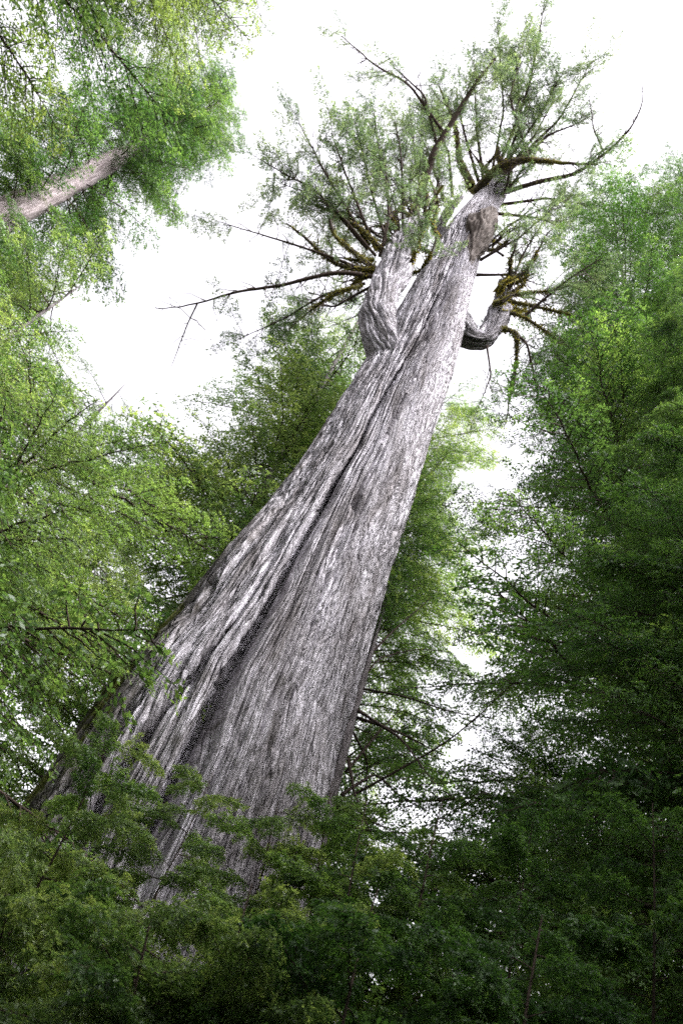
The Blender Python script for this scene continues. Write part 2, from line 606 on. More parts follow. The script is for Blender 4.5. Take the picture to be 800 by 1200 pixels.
def cut(pts, width, depth, lip, taper=(0.0, 0.0)):
    """a long split down the trunk along a traced path"""
    global RR, SH
    h = path_on_trunk(pts)
    pc = np.interp(ZZ, h[:, 1], h[:, 0])
    ins = sstep(h[0, 1] - 1.5, h[0, 1], ZZ) * sstep(h[-1, 1] + 2.0, h[-1, 1] - 2.0, ZZ)
    s = (PH - pc) * r0 + 0.05 * (vnoise(U, ZZ, 40, 0.8, 31) - 0.5) + 0.10 * (vnoise(U * 0, ZZ, 3, 0.5, 32) - 0.5)
    f = (ZZ - h[0, 1]) / (h[-1, 1] - h[0, 1])
    w = np.interp(f, [0, 1], width)
    d = np.interp(f, [0, 1], depth)
    w = w * (0.55 + 0.9 * vnoise(U * 0, ZZ, 3, 0.6, 33))
    core = ins * np.exp(-(np.abs(s) / w) ** 3)
    SH -= core * d * 0.4 / r0
    RR = RR - ins * d * np.exp(-(np.abs(s) / w) ** 3) + ins * lip * sstep(-0.75, -0.12, s) * sstep(0.0, -0.04, s)

cut([(200, 940), (232, 872), (270, 795), (300, 740), (335, 682), (360, 636), (385, 590), (405, 552)], (0.15, 0.065), (1.0, 0.55), 0.14)
cut([(405, 552), (440, 482), (470, 432), (490, 396), (512, 352), (528, 312)], (0.055, 0.06), (0.4, 0.35), 0.08)
cut([(108, 945), (150, 886), (188, 838), (232, 785), (275, 735)], (0.10, 0.04), (0.6, 0.25), 0.12)
cut([(330, 840), (350, 780), (372, 720), (398, 650), (420, 600)], (0.025, 0.025), (0.20, 0.20), 0.02)
cut([(395, 640), (425, 575), (450, 520), (480, 460), (505, 410)], (0.03, 0.045), (0.2, 0.3), 0.03)
cut([(400, 800), (418, 745), (440, 680), (462, 610)], (0.025, 0.025), (0.2, 0.2), 0.04)
cut([(290, 900), (310, 840), (335, 780)], (0.025, 0.025), (0.2, 0.15), 0.03)
cut([(170, 800), (215, 740), (260, 680), (310, 620), (350, 570)], (0.03, 0.03), (0.2, 0.18), 0.04)
cut([(500, 395), (520, 350), (530, 320)], (0.045, 0.045), (0.3, 0.3), 0.05)

VX = np.interp(ZZ, z_all, x_all) + RR * np.sin(PH + SH)
VY = Y0 - RR * np.cos(PH + SH)
V = np.stack([VX, VY, ZZ], -1).reshape(-1, 3) - CB
tb = MB()
ii = np.arange(len(zz) - 1)[:, None] * NU
jj = np.arange(NU)[None]
kk = (jj + 1) % NU
tb.add(V, np.stack([ii + jj, ii + kk, ii + NU + kk, ii + NU + jj], -1).reshape(-1, 4))
top_i = (len(zz) - 1) * NU
# jagged closed top
tb.add(np.concatenate([V[top_i:], V[top_i:].mean(0)[None] + [0.1, 0, 0.7]]),
       np.stack([np.arange(NU), (np.arange(NU) + 1) % NU, np.full(NU, NU), np.full(NU, NU)], -1)[:, [0, 1, 2, 2]]) if False else None
me = tb.mesh('trunk', M['bark'])
gr = np.stack([np.cos(Uw * 2 * np.pi) * 2.0, np.sin(Uw * 2 * np.pi) * 2.0, ZZ], -1).reshape(-1, 3)
a = me.attributes.new('grain', 'FLOAT_VECTOR', 'POINT')
a.data.foreach_set('vector', gr.astype(np.float32).ravel())
# damp flank: left side of the trunk low down
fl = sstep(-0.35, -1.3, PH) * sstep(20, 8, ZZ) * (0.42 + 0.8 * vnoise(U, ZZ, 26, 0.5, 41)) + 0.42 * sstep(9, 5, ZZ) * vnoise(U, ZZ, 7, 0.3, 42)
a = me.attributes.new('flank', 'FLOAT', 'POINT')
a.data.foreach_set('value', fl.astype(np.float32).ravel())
trunk = obj('trunk', me, cedar)

def barky_tube(name, path, rad, parent, base, sides=90, rows=160, seed=50, amp=0.06, knob=0.12, material=None):
    """a thick stem with the same stringy bark"""
    P = resample(path, rows)
    s = np.concatenate([[0], np.cumsum(np.linalg.norm(np.diff(np.asarray(path), axis=0), axis=1))])
    R = np.interp(np.linspace(0, s[-1], rows), s, rad)
    for _ in range(6):
        R[1:-1] = 0.25 * R[:-2] + 0.5 * R[1:-1] + 0.25 * R[2:]
    T = unit(np.gradient(P, axis=0))
    A = unit(np.cross(T, [0.1, 1, 0.05]))
    B = np.cross(T, A)
    th = np.arange(sides) / sides * 2 * np.pi
    sl = np.linspace(0, s[-1], rows)
    TT, SS = np.meshgrid(th, sl)
    u = TT / (2 * np.pi)
    uw = u + 0.02 * SS + 0.03 * (vnoise(u, SS, 9, 0.9, seed) - 0.5) + 0.02 * (vnoise(u, SS, 20, 2.2, seed + 1) - 0.5)
    rr = R[:, None] * (1 + knob * 2 * (vnoise(u, SS, 5, 0.5, seed + 2) - 0.5))
    ea, ia = vor(uw, SS, 18, 0.28, seed + 3)
    eb, ib = vor(uw, SS, 40, 0.8, seed + 4)
    rr = rr + amp * (0.9 * ia - 1.3 * (1 - sstep(0, 0.3, ea)) + 0.5 * ib - 0.7 * (1 - sstep(0, 0.3, eb)) + 1.6 * (vnoise(u, SS, 4, 1.1, seed + 6) - 0.5))
    rr = np.maximum(rr, 0.02)
    Vv = P[:, None] + rr[..., None] * (np.cos(th)[None, :, None] * A[:, None] + np.sin(th)[None, :, None] * B[:, None])
    Vv = np.concatenate([Vv, np.repeat((P[-1] + T[-1] * 0.15)[None, None], sides, 1)], 0).reshape(-1, 3) - base
    b = MB()
    i = np.arange(rows)[:, None] * sides
    j = np.arange(sides)[None]
    k = (j + 1) % sides
    b.add(Vv, np.stack([i + j, i + k, i + sides + k, i + sides + j], -1).reshape(-1, 4))
    me = b.mesh(name, material or M['bark'])
    gx = np.stack([np.cos(uw * 2 * np.pi) * 0.8, np.sin(uw * 2 * np.pi) * 0.8, SS], -1)
    gx = np.concatenate([gx, gx[-1:]], 0).reshape(-1, 3)
    at = me.attributes.new('grain', 'FLOAT_VECTOR', 'POINT')
    at.data.foreach_set('vector', gx.astype(np.float32).ravel())
    at = me.attributes.new('flank', 'FLOAT', 'POINT')
    at.data.foreach_set('value', np.full(len(Vv), 0.22, np.float32))
    return obj(name, me, parent)

# left stem of the forked top, the hooked stem on the right, the small dead stem behind
P, R = axis_from([(484, 480, 24), (470, 445, 44), (453, 408, 50), (440, 372, 48), (450, 340, 42), (465, 308, 36), (476, 286, 33), (487, 270, 27), (498, 258, 14)], Y0 - 0.4)
o = barky_tube('side_stem', P, R, cedar, CB, seed=50, rows=240, sides=130, amp=0.09, knob=0.2)
o['label'] = 'bulging left stem of the forked top'
P, R = axis_from([(522, 372, 36), (540, 388, 34), (553, 397, 24), (566, 397, 23), (577, 386, 25), (585, 368, 24), (590, 348, 24), (592, 332, 16)], Y0 + 0.3)
o = barky_tube('hooked_stem', P, R, cedar, CB, seed=60, rows=160, amp=0.09, knob=0.3)
o['label'] = 'hooked stem curving out and up'
P, R = axis_from([(528, 330, 8), (517, 290, 13), (516, 262, 12), (528, 242, 11), (541, 230, 5)], Y0 + 1.6)
barky_tube('dead_stem', P, R, cedar, CB, seed=70, rows=80)
# snapped leader: continues the main stem to a jagged end
P, R = axis_from([(584, 220, 25), (590, 211, 19), (595, 203, 12), (598, 197, 5)], Y0)
barky_tube('snapped_leader', P, R, cedar, CB, seed=80, rows=40, sides=60)
# burl under the leader: a swollen fold of bark
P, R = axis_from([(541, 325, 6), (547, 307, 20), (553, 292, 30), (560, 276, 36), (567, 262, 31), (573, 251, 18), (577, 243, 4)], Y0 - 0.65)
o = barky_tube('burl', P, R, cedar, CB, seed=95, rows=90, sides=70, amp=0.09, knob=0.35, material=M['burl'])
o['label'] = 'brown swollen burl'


# limbs of the broken top: pixel path, start/end width in px, rise in metres, foliage amount, mossy
LIMBS = [
    ([(446, 322), (415, 295), (392, 277), (386, 258)], 8, 4, 1.5, 0.2, 1),
    ([(455, 303), (428, 272), (398, 252), (372, 244)], 8, 3, 1.5, 0.5, 1),
    ([(440, 318), (400, 312), (378, 298), (358, 276), (338, 262)], 7, 2, 0.5, 0.6, 1),
    ([(438, 325), (400, 318), (362, 326), (330, 336), (265, 345), (235, 357), (180, 366)], 6, 1, -2.0, 0.10, 0),
    ([(236, 357), (225, 380), (208, 425)], 2.0, 0.7, -1.0, 0.1, 0),
    ([(430, 318), (385, 300), (330, 283), (254, 261)], 4, 0.8, 0.5, 0.25, 0),
    ([(428, 332), (380, 345), (335, 372), (280, 398)], 4, 0.8, -1.5, 0.5, 0),
    ([(425, 335), (400, 340), (370, 358), (340, 384)], 4, 1, -1.5, 0.6, 1),
    ([(445, 300), (456, 255), (449, 180)], 5, 1, 4, 0.8, 0),
    ([(440, 292), (408, 215), (385, 158)], 5, 1, 3, 0.9, 0),
    ([(455, 290), (428, 205), (415, 150)], 4, 1, 4, 0.9, 0),
    ([(465, 282), (446, 195), (440, 130)], 4, 1, 5, 0.7, 0),
    ([(472, 275), (470, 180), (462, 140)], 4, 1, 4, 0.8, 0),
    ([(432, 288), (377, 197), (350, 148)], 5, 1, 2.5, 0.9, 0),
    ([(430, 292), (370, 222), (315, 190)], 4, 1, 2.0, 0.9, 0),
    ([(465, 300), (500, 262), (505, 235), (520, 215)], 7, 3, 1, 0.2, 1),
    ([(485, 250), (508, 178), (535, 135), (560, 95), (580, 68)], 11, 2.5, 5, 0.5, 0),
    ([(525, 155), (490, 105), (455, 86), (425, 60)], 3, 0.8, 2, 0.4, 0),
    ([(512, 170), (500, 120), (470, 92)], 3, 0.8, 2, 0.5, 0),
    ([(553, 218), (538, 188), (533, 150), (515, 100)], 9, 1.5, 4, 0.6, 1),
    ([(556, 226), (578, 200), (590, 192), (618, 186), (650, 188), (700, 192)], 11, 1.5, 1, 0.5, 1),
    ([(592, 194), (582, 190), (581, 176)], 6, 4, 0.6, 0.0, 1),
    ([(588, 226), (630, 213), (672, 204), (710, 178), (735, 152), (755, 120), (752, 98)], 6, 0.9, 2, 0.18, 0),
    ([(708, 180), (695, 150), (690, 110)], 2, 0.7, 1.5, 0.4, 0),
    ([(575, 214), (603, 150), (626, 80), (640, 8)], 5, 0.8, 6, 1.0, 0),
    ([(582, 214), (612, 140), (602, 60)], 4, 0.8, 5, 1.0, 0),
    ([(566, 210), (558, 150), (556, 80)], 4, 0.8, 5, 0.9, 0),
    ([(582, 206), (636, 130), (662, 80)], 4, 0.8, 4, 1.0, 0),
    ([(595, 198), (655, 140), (695, 72)], 4, 0.7, 4, 0.5, 0),
    ([(575, 205), (590, 130), (580, 30)], 3, 0.7, 6, 0.9, 0),
    ([(596, 200), (640, 160), (690, 140)], 4, 0.8, 3, 1.0, 0),
    ([(588, 205), (625, 160), (650, 110)], 4, 0.8, 4, 1.0, 0),
    ([(560, 212), (545, 160), (535, 110)], 4, 0.8, 4, 0.8, 0),
    ([(620, 186), (600, 120), (620, 55)], 3, 0.8, 5, 0.9, 0),
    ([(592, 335), (615, 318), (624, 305), (642, 272)], 7, 1, 2.0, 0.6, 1),
    ([(593, 345), (640, 342), (690, 330)], 5, 1, 0.5, 0.8, 1),
    ([(592, 352), (640, 362), (700, 378)], 5, 1, -0.5, 0.8, 1),
    ([(590, 385), (606, 390), (604, 430), (590, 505)], 6, 0.8, -3, 0.12, 1),
    ([(600, 388), (617, 402), (628, 450), (637, 472)], 4, 0.8, -2, 0.12, 0),
    ([(590, 365), (612, 370), (650, 395), (690, 420)], 5, 1, -1, 0.8, 1),
    ([(556, 322), (595, 322), (640, 336)], 4, 0.8, 0.5, 0.4, 0),
    ([(562, 305), (610, 277), (655, 235)], 4, 0.8, 2, 0.6, 0),
    ([(565, 290), (600, 262), (650, 238)], 3, 0.8, 1.5, 0.6, 0),
    ([(612, 372), (660, 330), (705, 300)], 4, 0.8, 1.5, 0.8, 0),
    ([(595, 340), (612, 300), (640, 255)], 4, 0.8, 2, 0.8, 0),
    ([(570, 405), (575, 440), (560, 480)], 3, 0.8, -2, 0.3, 0),
    ([(590, 300), (575, 290), (600, 270), (618, 262)], 3, 1, 0.8, 0.3, 0),
    ([(520, 235), (505, 190), (490, 150)], 4, 1, 4, 0.8, 0),
    ([(530, 230), (525, 180), (500, 130)], 4, 1, 4, 0.8, 0),
    ([(500, 255), (488, 205), (480, 150)], 4, 1, 4, 0.8, 0),
    ([(505, 250), (515, 205), (510, 150)], 4, 1, 4, 0.7, 0),
    ([(585, 240), (640, 232), (690, 240)], 4, 0.8, 1.5, 0.7, 0),
    ([(580, 250), (625, 255), (672, 270)], 4, 0.8, 1.0, 0.7, 0),
    ([(440, 300), (385, 235), (330, 215)], 4, 0.8, 2.0, 0.8, 0),
    ([(436, 335), (390, 360), (345, 352)], 4, 0.8, -0.5, 0.7, 0),
    ([(522, 292), (506, 268), (514, 236), (504, 205)], 6, 2, 1.5, 0.9, 1),
    ([(466, 335), (484, 304), (495, 272), (488, 240)], 6, 2, 1.5, 0.9, 1),
    ([(476, 322), (492, 318), (505, 300), (512, 278)], 4, 1.5, 0.8, 0.9, 1),
    ([(510, 300), (492, 290), (480, 268), (484, 236)], 5, 1.5, 2.0, 0.9, 1),
]

er = np.random.default_rng(77)
for (cx, cy, a0, a1, nn) in ((440, 315, 150, 260, 9), (470, 280, 60, 200, 9), (575, 225, 20, 170, 9), (590, 345, -70, 80, 9), (556, 300, -30, 40, 3), (500, 255, 60, 150, 5)):
    for q in range(nn):
        th_ = R_(er.uniform(a0, a1))
        ln_ = er.uniform(25, 85)
        pts_ = [(cx + er.uniform(-12, 12), cy + er.uniform(-14, 14))]
        for w_ in range(3):
            pts_.append((pts_[-1][0] + ln_ / 3 * math.cos(th_), pts_[-1][1] - ln_ / 3 * math.sin(th_)))
            th_ += er.normal() * 0.45
        mo_ = int(ln_ < 55)
        LIMBS.append((pts_, er.uniform(4, 8) if mo_ else er.uniform(2, 4), 1.2, er.uniform(-1, 2.5), 0.25 if mo_ else (0.08 if er.random() < 0.45 else 0.7), mo_))

FORK_OF = {4: 3, 17: 16, 18: 16, 21: 20, 23: 22, 33: 20}
LIMB_AT = {}

def trunk_height_at(px, py):
    return float(PY(px, py, Y0)[2])

def crown_limb(spec, idx):
    pts, w0, w1, rise, fol, mossy = spec
    z0 = trunk_height_at(*(pts[0] if idx not in (4, 17, 18, 23, 33) else {4: (430, 322), 17: (520, 165), 18: (512, 175), 23: (600, 205), 33: (595, 200)}[idx]))
    z0 = min(z0, 42.0)
    d = np.concatenate([[0], np.cumsum(np.linalg.norm(np.diff(np.array(pts, float), axis=0), axis=1))])
    W = np.array([PZ(p[0], p[1], z0 + rise * q / d[-1]) for p, q in zip(pts, d)])
    W = resample(W, 26)
    dist = np.linalg.norm(W - CAM, axis=1)
    L = np.linalg.norm(np.diff(W, axis=0), axis=1).sum()
    wob = np.cumsum(rng.normal(size=(26, 3)) * 0.012 * L / 5, axis=0)
    W = W + wob * np.linspace(0, 1, 26)[:, None]
    if idx in FORK_OF:                       # grows out of another limb: start on it
        PW = LIMB_AT[FORK_OF[idx]]
        ax_, ay_, _ = proj(PW)
        W = W + (PW[int(np.argmin(np.hypot(ax_ - pts[0][0], ay_ - pts[0][1])))] - W[0])
    LIMB_AT[idx] = W
    rad = np.linspace(w0, w1, 26) * 0.5 * dist / 850.0
    base = W[0]
    b = MB()
    b.tube(W - base, rad, 8, rough=0.10 if mossy else 0.05)
    tips = []
    nt_ = int(L * (3.0 if fol > 0.3 else 2.2)) + 4
    for q in range(nt_):
        t = rng.uniform(0.22, 1.0)
        k = min(int(t * 25), 24)
        p = W[k]
        ax = unit(W[k + 1] - W[k])
        dr = unit(ax * rng.uniform(0.2, 1.0) + rng.normal(size=3) * 0.65 + np.array([0, 0, 0.25]))
        ln = rng.uniform(0.5, 2.1) * (1.2 - 0.5 * t) * min(1.0, L / 5 + 0.3)
        tt = np.linspace(0, 1, 6)[:, None]
        sag = np.array([0, 0, 1.0]) * rng.uniform(-0.30, 0.12)
        tw = p + dr * ln * tt + sag * ln * tt ** 2
        tw[1:] += np.cumsum(rng.normal(size=(5, 3)) * 0.05 * ln, axis=0)
        b.tube(tw - base, np.linspace(min(0.022, rad[k] * 0.6), 0.006, 6), 4)
        tips.append(tw)
    me = b.mesh('limb', M['limb'] if mossy else M['twig'])
    lo = obj('limb', me, cedar)
    lo.location = base - CB
    nb = int(L * 2.6 * fol + 0.8) if fol >= 0.2 else 0
    for q in range(nb):
        t = rng.uniform(0.3, 1.0) if q else 0.97
        k = min(int(t * 25), 24)
        ax = unit(W[k + 1] - W[k])
        d = unit(ax * rng.uniform(0.3, 1.0) + rng.normal(size=3) * 0.55)
        up = unit(np.array([0, 0, 1.0]) + rng.normal(size=3) * 0.35)
        yv = unit(np.cross(up, d))
        zv = np.cross(d, yv)
        sc = rng.uniform(0.35, 0.85) * min(1.0, 0.45 + L / 10)
        Ml = Matrix(((d[0], yv[0], zv[0], 0), (d[1], yv[1], zv[1], 0), (d[2], yv[2], zv[2], 0), (0, 0, 0, 1)))
        Ml = Matrix.Translation(Vector(W[k] - base)) @ Ml @ Matrix.Diagonal((sc, sc, sc, 1))
        wm, lm = SETS['cedar'][int(rng.integers(4))]
        tb_ = obj('twig', wm, lo)
        tb_.matrix_local = Ml
        fo = obj('foliage', lm['cedar_leaf'], lo)
        fo.matrix_local = Ml
        fo['kind'] = 'stuff'
    if mossy:
        n = int(L * 170)
        k = rng.integers(0, 17, n)
        t = rng.random(n)[:, None]
        p = W[k] * (1 - t) + W[k + 1] * t
        dr = unit(rng.normal(size=(n, 3)) + np.array([0, 0, 0.1]))
        p = p + dr * (rad[k] * 0.85)[:, None]
        d = unit(dr * 0.6 + rng.normal(size=(n, 3)) * 0.4 + np.array([0, 0, -0.5]))
        mb = MB()
        mb.leaves(p - base, d, unit(np.cross(d, rng.normal(size=(n, 3)))), rng.uniform(0.06, 0.16, n), rng.uniform(0.03, 0.06, n))
        mo = obj('moss', mb.mesh('moss', M['moss'], False), lo)
        mo['kind'] = 'stuff'

def spray(b, O, D, N, L, nl, ll, lw, droop=0.0, ang=0.85, tipv=0.0):
    """flat sprays: leaves set alternately along an axis. O,D,N (T,3), L (T,)"""
    T = len(O)
    Sd = unit(np.cross(N, D))
    for k in range(nl):
        t = (k + 0.5) / nl
        p = O + D * (L * t)[:, None]
        p[:, 2] -= droop * L * t * t * 0.5
        side = 1.0 if k % 2 else -1.0
        a_ = ang * (1.0 - 0.6 * (t > 0.93)) + rng.normal(size=T) * 0.15
        d = unit(D * np.cos(a_)[:, None] + side * Sd * np.sin(a_)[:, None] + rng.normal(size=(T, 3)) * 0.12)
        d[:, 2] -= droop * 0.25
        w = unit(np.cross(N + rng.normal(size=(T, 3)) * 0.55, d))
        s = rng.uniform(0.75, 1.2, T) * (1.1 - 0.45 * t)
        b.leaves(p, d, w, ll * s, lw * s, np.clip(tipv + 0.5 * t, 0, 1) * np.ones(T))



# ------------------------------------------------------------------ bough models shared by the hemlocks around
def make_bough(seed, L=3.0, sec_step=0.075, sec_len=0.95, ter_step=0.036, ter_len=0.17, leaf=(0.021, 0.0075), leaf_step=0.0105, droop=0.22, sparse=0.0, flat=0.12):
    r = np.random.default_rng(seed)
    wb, lb = MB(), MB()
    n = 22
    t = np.linspace(0, 1, n)
    ax = np.stack([L * t, 0.10 * L * np.cumsum(r.normal(size=n)) / n, L * (0.06 * t - droop * t ** 2) + 0.02 * L * np.cumsum(r.normal(size=n)) / n], 1)
    wb.tube(ax, np.interp(t, [0, 1], [0.0075 * L, 0.0012 * L]), 6)
    O, D, N, LL, TV = [], [], [], [], []
    ns = int(L / sec_step)
    for i in range(ns):
        tt = 0.14 + 0.86 * (i + r.uniform(-0.4, 0.4)) / ns
        tt = min(max(tt, 0.1), 0.995)
        if r.random() < sparse:
            continue
        side = 1 if i % 2 else -1
        prof = min(1.0, (tt - 0.05) * 4.5) * (1 - tt) ** 0.62 + 0.13
        ln = sec_len * prof * r.uniform(0.55, 1.2)
        p0 = np.array([np.interp(tt, t, ax[:, c]) for c in range(3)])
        k = min(int(tt * (n - 1)), n - 2)
        T = unit(ax[k + 1] - ax[k])
        a_ = R_(r.uniform(42, 68)) * (1 - 0.3 * tt)
        side_v = np.array([0, side, 0.0])
        d = unit(T * math.cos(a_) + side_v * math.sin(a_) + np.array([0, 0, r.normal() * flat]))
        m_ = 7
        s = np.linspace(0, 1, m_)[:, None]
        sec = p0 + d * ln * s + np.array([0.10, 0, -droop * 0.75 - r.uniform(0, 0.15)]) * ln * s ** 2 + np.cumsum(r.normal(size=(m_, 3)), 0) * 0.008
        wb.tube(sec, np.linspace(0.0022, 0.0006, m_) * L, 3)
        nt2 = max(3, int(ln / ter_step))
        u = (np.arange(nt2) + r.uniform(-0.3, 0.3, nt2)) / nt2 * 0.93 + 0.07
        o_ = np.stack([np.interp(u, s[:, 0], sec[:, c]) for c in range(3)], 1)
        tang = unit(np.stack([np.interp(u, s[:, 0], np.gradient(sec[:, c])) for c in range(3)], 1))
        up = unit(np.cross(np.cross(tang, [0, 0, 1.0]), tang) + r.normal(size=(nt2, 3)) * 0.45)
        sd_ = unit(np.cross(up, tang))
        sg = np.where(np.arange(nt2) % 2, 1.0, -1.0)[:, None]
        b_ = np.radians(r.uniform(38, 62, nt2))[:, None]
        dd = unit(tang * np.cos(b_) + sd_ * sg * np.sin(b_) + r.normal(size=(nt2, 3)) * 0.2)
        dd[:, 2] -= 0.12
        lt = ter_len * (np.minimum(1, u * 5) * (1 - u) ** 0.5 * 0.9 + 0.28) * r.uniform(0.5, 1.2, nt2) * min(1.0, ln / 0.35 + 0.2)
        O.append(o_); D.append(unit(dd)); N.append(up); LL.append(lt)
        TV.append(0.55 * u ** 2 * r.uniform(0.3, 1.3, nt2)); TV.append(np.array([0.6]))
        # tip of the secondary carries needles itself
        O.append(sec[-2:-1]); D.append(unit(sec[-1] - sec[-2])[None]); N.append(up[-1:]); LL.append(np.array([0.10]))
    O, D, N, LL, TV = map(np.concatenate, (O, D, N, LL, TV))
    nl = max(4, int(ter_len * 0.62 / leaf_step))
    global rng
    keep = rng
    rng = r
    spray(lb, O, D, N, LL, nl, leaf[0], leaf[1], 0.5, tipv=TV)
    rng = keep
    return wb, lb

def bough_set(tag, mats, wood, seeds, **kw):
    out = []
    for s in seeds:
        w, l = make_bough(s, **kw)
        wm = w.mesh('branch', wood)
        lms = []
        base = None
        for mname in mats:
            if base is None:
                base = l.mesh('foliage', M[mname], False)
                lms.append(base)
            else:
                c = base.copy()
                c.materials.clear()
                c.materials.append(M[mname])
                lms.append(c)
        out.append((wm, dict(zip(mats, lms))))
    return out

ALLM = ['needle', 'needle_deep', 'needle_yellow']
SETS = {
    'near': bough_set('near', ALLM, M['twig'], (101, 102, 103, 104), leaf=(0.045, 0.021), leaf_step=0.022, ter_step=0.032, ter_len=0.18, sec_step=0.068, sparse=0.15),
    'far': bough_set('far', ALLM, M['twig'], (201, 202, 203, 204, 205), leaf=(0.080, 0.037), leaf_step=0.040, ter_step=0.052, ter_len=0.25, sec_step=0.085, sparse=0.2),
    'lush': bough_set('lush', ALLM, M['twig'], (301, 302, 303, 304), sec_step=0.058, sec_len=0.85, ter_step=0.030, ter_len=0.20, leaf=(0.060, 0.029), leaf_step=0.028, droop=0.34, flat=0.26),
    'sap': bough_set('sap', ALLM, M['twig'], (401, 402, 403, 404), L=1.2, sec_step=0.040, sec_len=0.44, ter_step=0.017, ter_len=0.10, leaf=(0.052, 0.024), leaf_step=0.024, droop=0.28, flat=0.28),
    'cedar': bough_set('cedar', ['cedar_leaf'], M['twig'], (801, 802, 803, 804), sec_step=0.11, sec_len=0.9, ter_step=0.075, ter_len=0.30, leaf=(0.125, 0.055), leaf_step=0.055, droop=0.30, flat=0.3, sparse=0.25),
}

for q, sp in enumerate(LIMBS):
    crown_limb(sp, q)

# how much foliage the place has in each direction (0 open sky .. 9 closed), 50 px cells of the photograph; x = in front of the cedar trunk
GRID = """
0168874310000000
2368874200000000
7888873100000123
8yyy753000001356
yyy7520000003578
7774310000025788
7521100000036889
8410002450047899
8610013660477899
873113578x664899
88645678xx664799
9988788xx7652799
999988xxx7752699
99998xxxx7875899
999889xx67876999
9999xxxx44676999
999xxxxx33568999
99xxxxxx33468988
98xxxxxx34568888
98xxxxxx77767888
9999999999999999
9999999999999999
9999999999999999
9999999999999999
""".split()

def density(x, y, front):
    if x < -30 or x > 830 or y < -30 or y > 1230:
        return None
    c = GRID[min(max(int(y // 50), 0), 23)][min(max(int(x // 50), 0), 15)]
    if c == 'x':
        return -1 if front < 9.0 else 7
    if c == 'y':
        return -1 if front < 14 else (2 if front < 20.5 else 6)
    return int(c)

def bough_ok(Mw, L, rr, strict=0, D=12.0):
    """keep a bough only where the photograph shows foliage"""
    loc = np.array([[0.35, 0, 0, 1], [0.6, 0.12, -0.05, 1], [0.6, -0.12, -0.05, 1], [0.8, 0.08, -0.1, 1], [0.98, 0, -0.17, 1], [0.45, 0.2, -0.06, 1], [0.45, -0.2, -0.06, 1]])
    loc[:, :3] *= L
    W = loc @ np.array(Mw).T
    W = W[:, :3]
    x, y, w = proj(W)
    if (np.linalg.norm(W - CAM, axis=1) < 1.6).any():
        return 0
    if strict == 'sap':
        return 0 if ((y < TIP[0] - 8) & (w > 0.1)).any() else 1
    ds, seen = [], 0
    for a_, b_, c_, p in zip(x, y, w, W):
        if c_ < 0.1:
            continue
        d = density(a_, b_, math.hypot(p[0], p[1]))
        if d is None:
            continue
        seen += 1
        if d < 0:
            return 0
        ds.append(d)
    if not seen:
        return 0.5
    if strict == 'out':
        return 0
    mn, av = min(ds), sum(ds) / len(ds)
    if mn <= strict:
        return 0
    return 1 if rr.random() < (av / 8.0) ** 1.1 else 0

def trunk_mesh(H, r0, sides=20, rows=60, seed=1, name='trunk', material=None, bend=0.1, flare=True):
    r = np.random.default_rng(seed)
    z = np.linspace(-0.3, H, rows)
    t = np.clip(z / H, 0, 1)
    P = np.stack([bend * np.sin(t * 4 + seed), bend * np.cos(t * 3.1 + seed) - bend * math.cos(seed), z], 1)
    P[:, 0] -= P[0, 0]
    P[:, 1] -= P[0, 1]
    R = r0 * (1 - t) ** 0.8 + min(0.012, 0.25 * r0)
    if flare:
        R = R * (1 + 0.5 * np.exp(-np.maximum(z, 0) / 0.6))
    b = MB()
    th = np.arange(sides) / sides * 2 * np.pi
    TT, Zg = np.meshgrid(th, z)
    u = TT / (2 * np.pi)
    rr = R[:, None] * (1 + 0.09 * (vnoise(u, Zg, 9, 0.8, seed) - 0.5) + 0.20 * (vnoise(u, Zg, sides, 1.2, seed + 5) - 0.5))
    Vv = P[:, None] + rr[..., None] * np.stack([np.cos(th), np.sin(th), 0 * th], -1)[None]
    i = np.arange(rows - 1)[:, None] * sides
    j = np.arange(sides)[None]
    k = (j + 1) % sides
    b.add(Vv.reshape(-1, 3), np.stack([i + j, i + k, i + sides + k, i + sides + j], -1).reshape(-1, 4))
    return b.mesh(name, material or M['grey_bark']), P

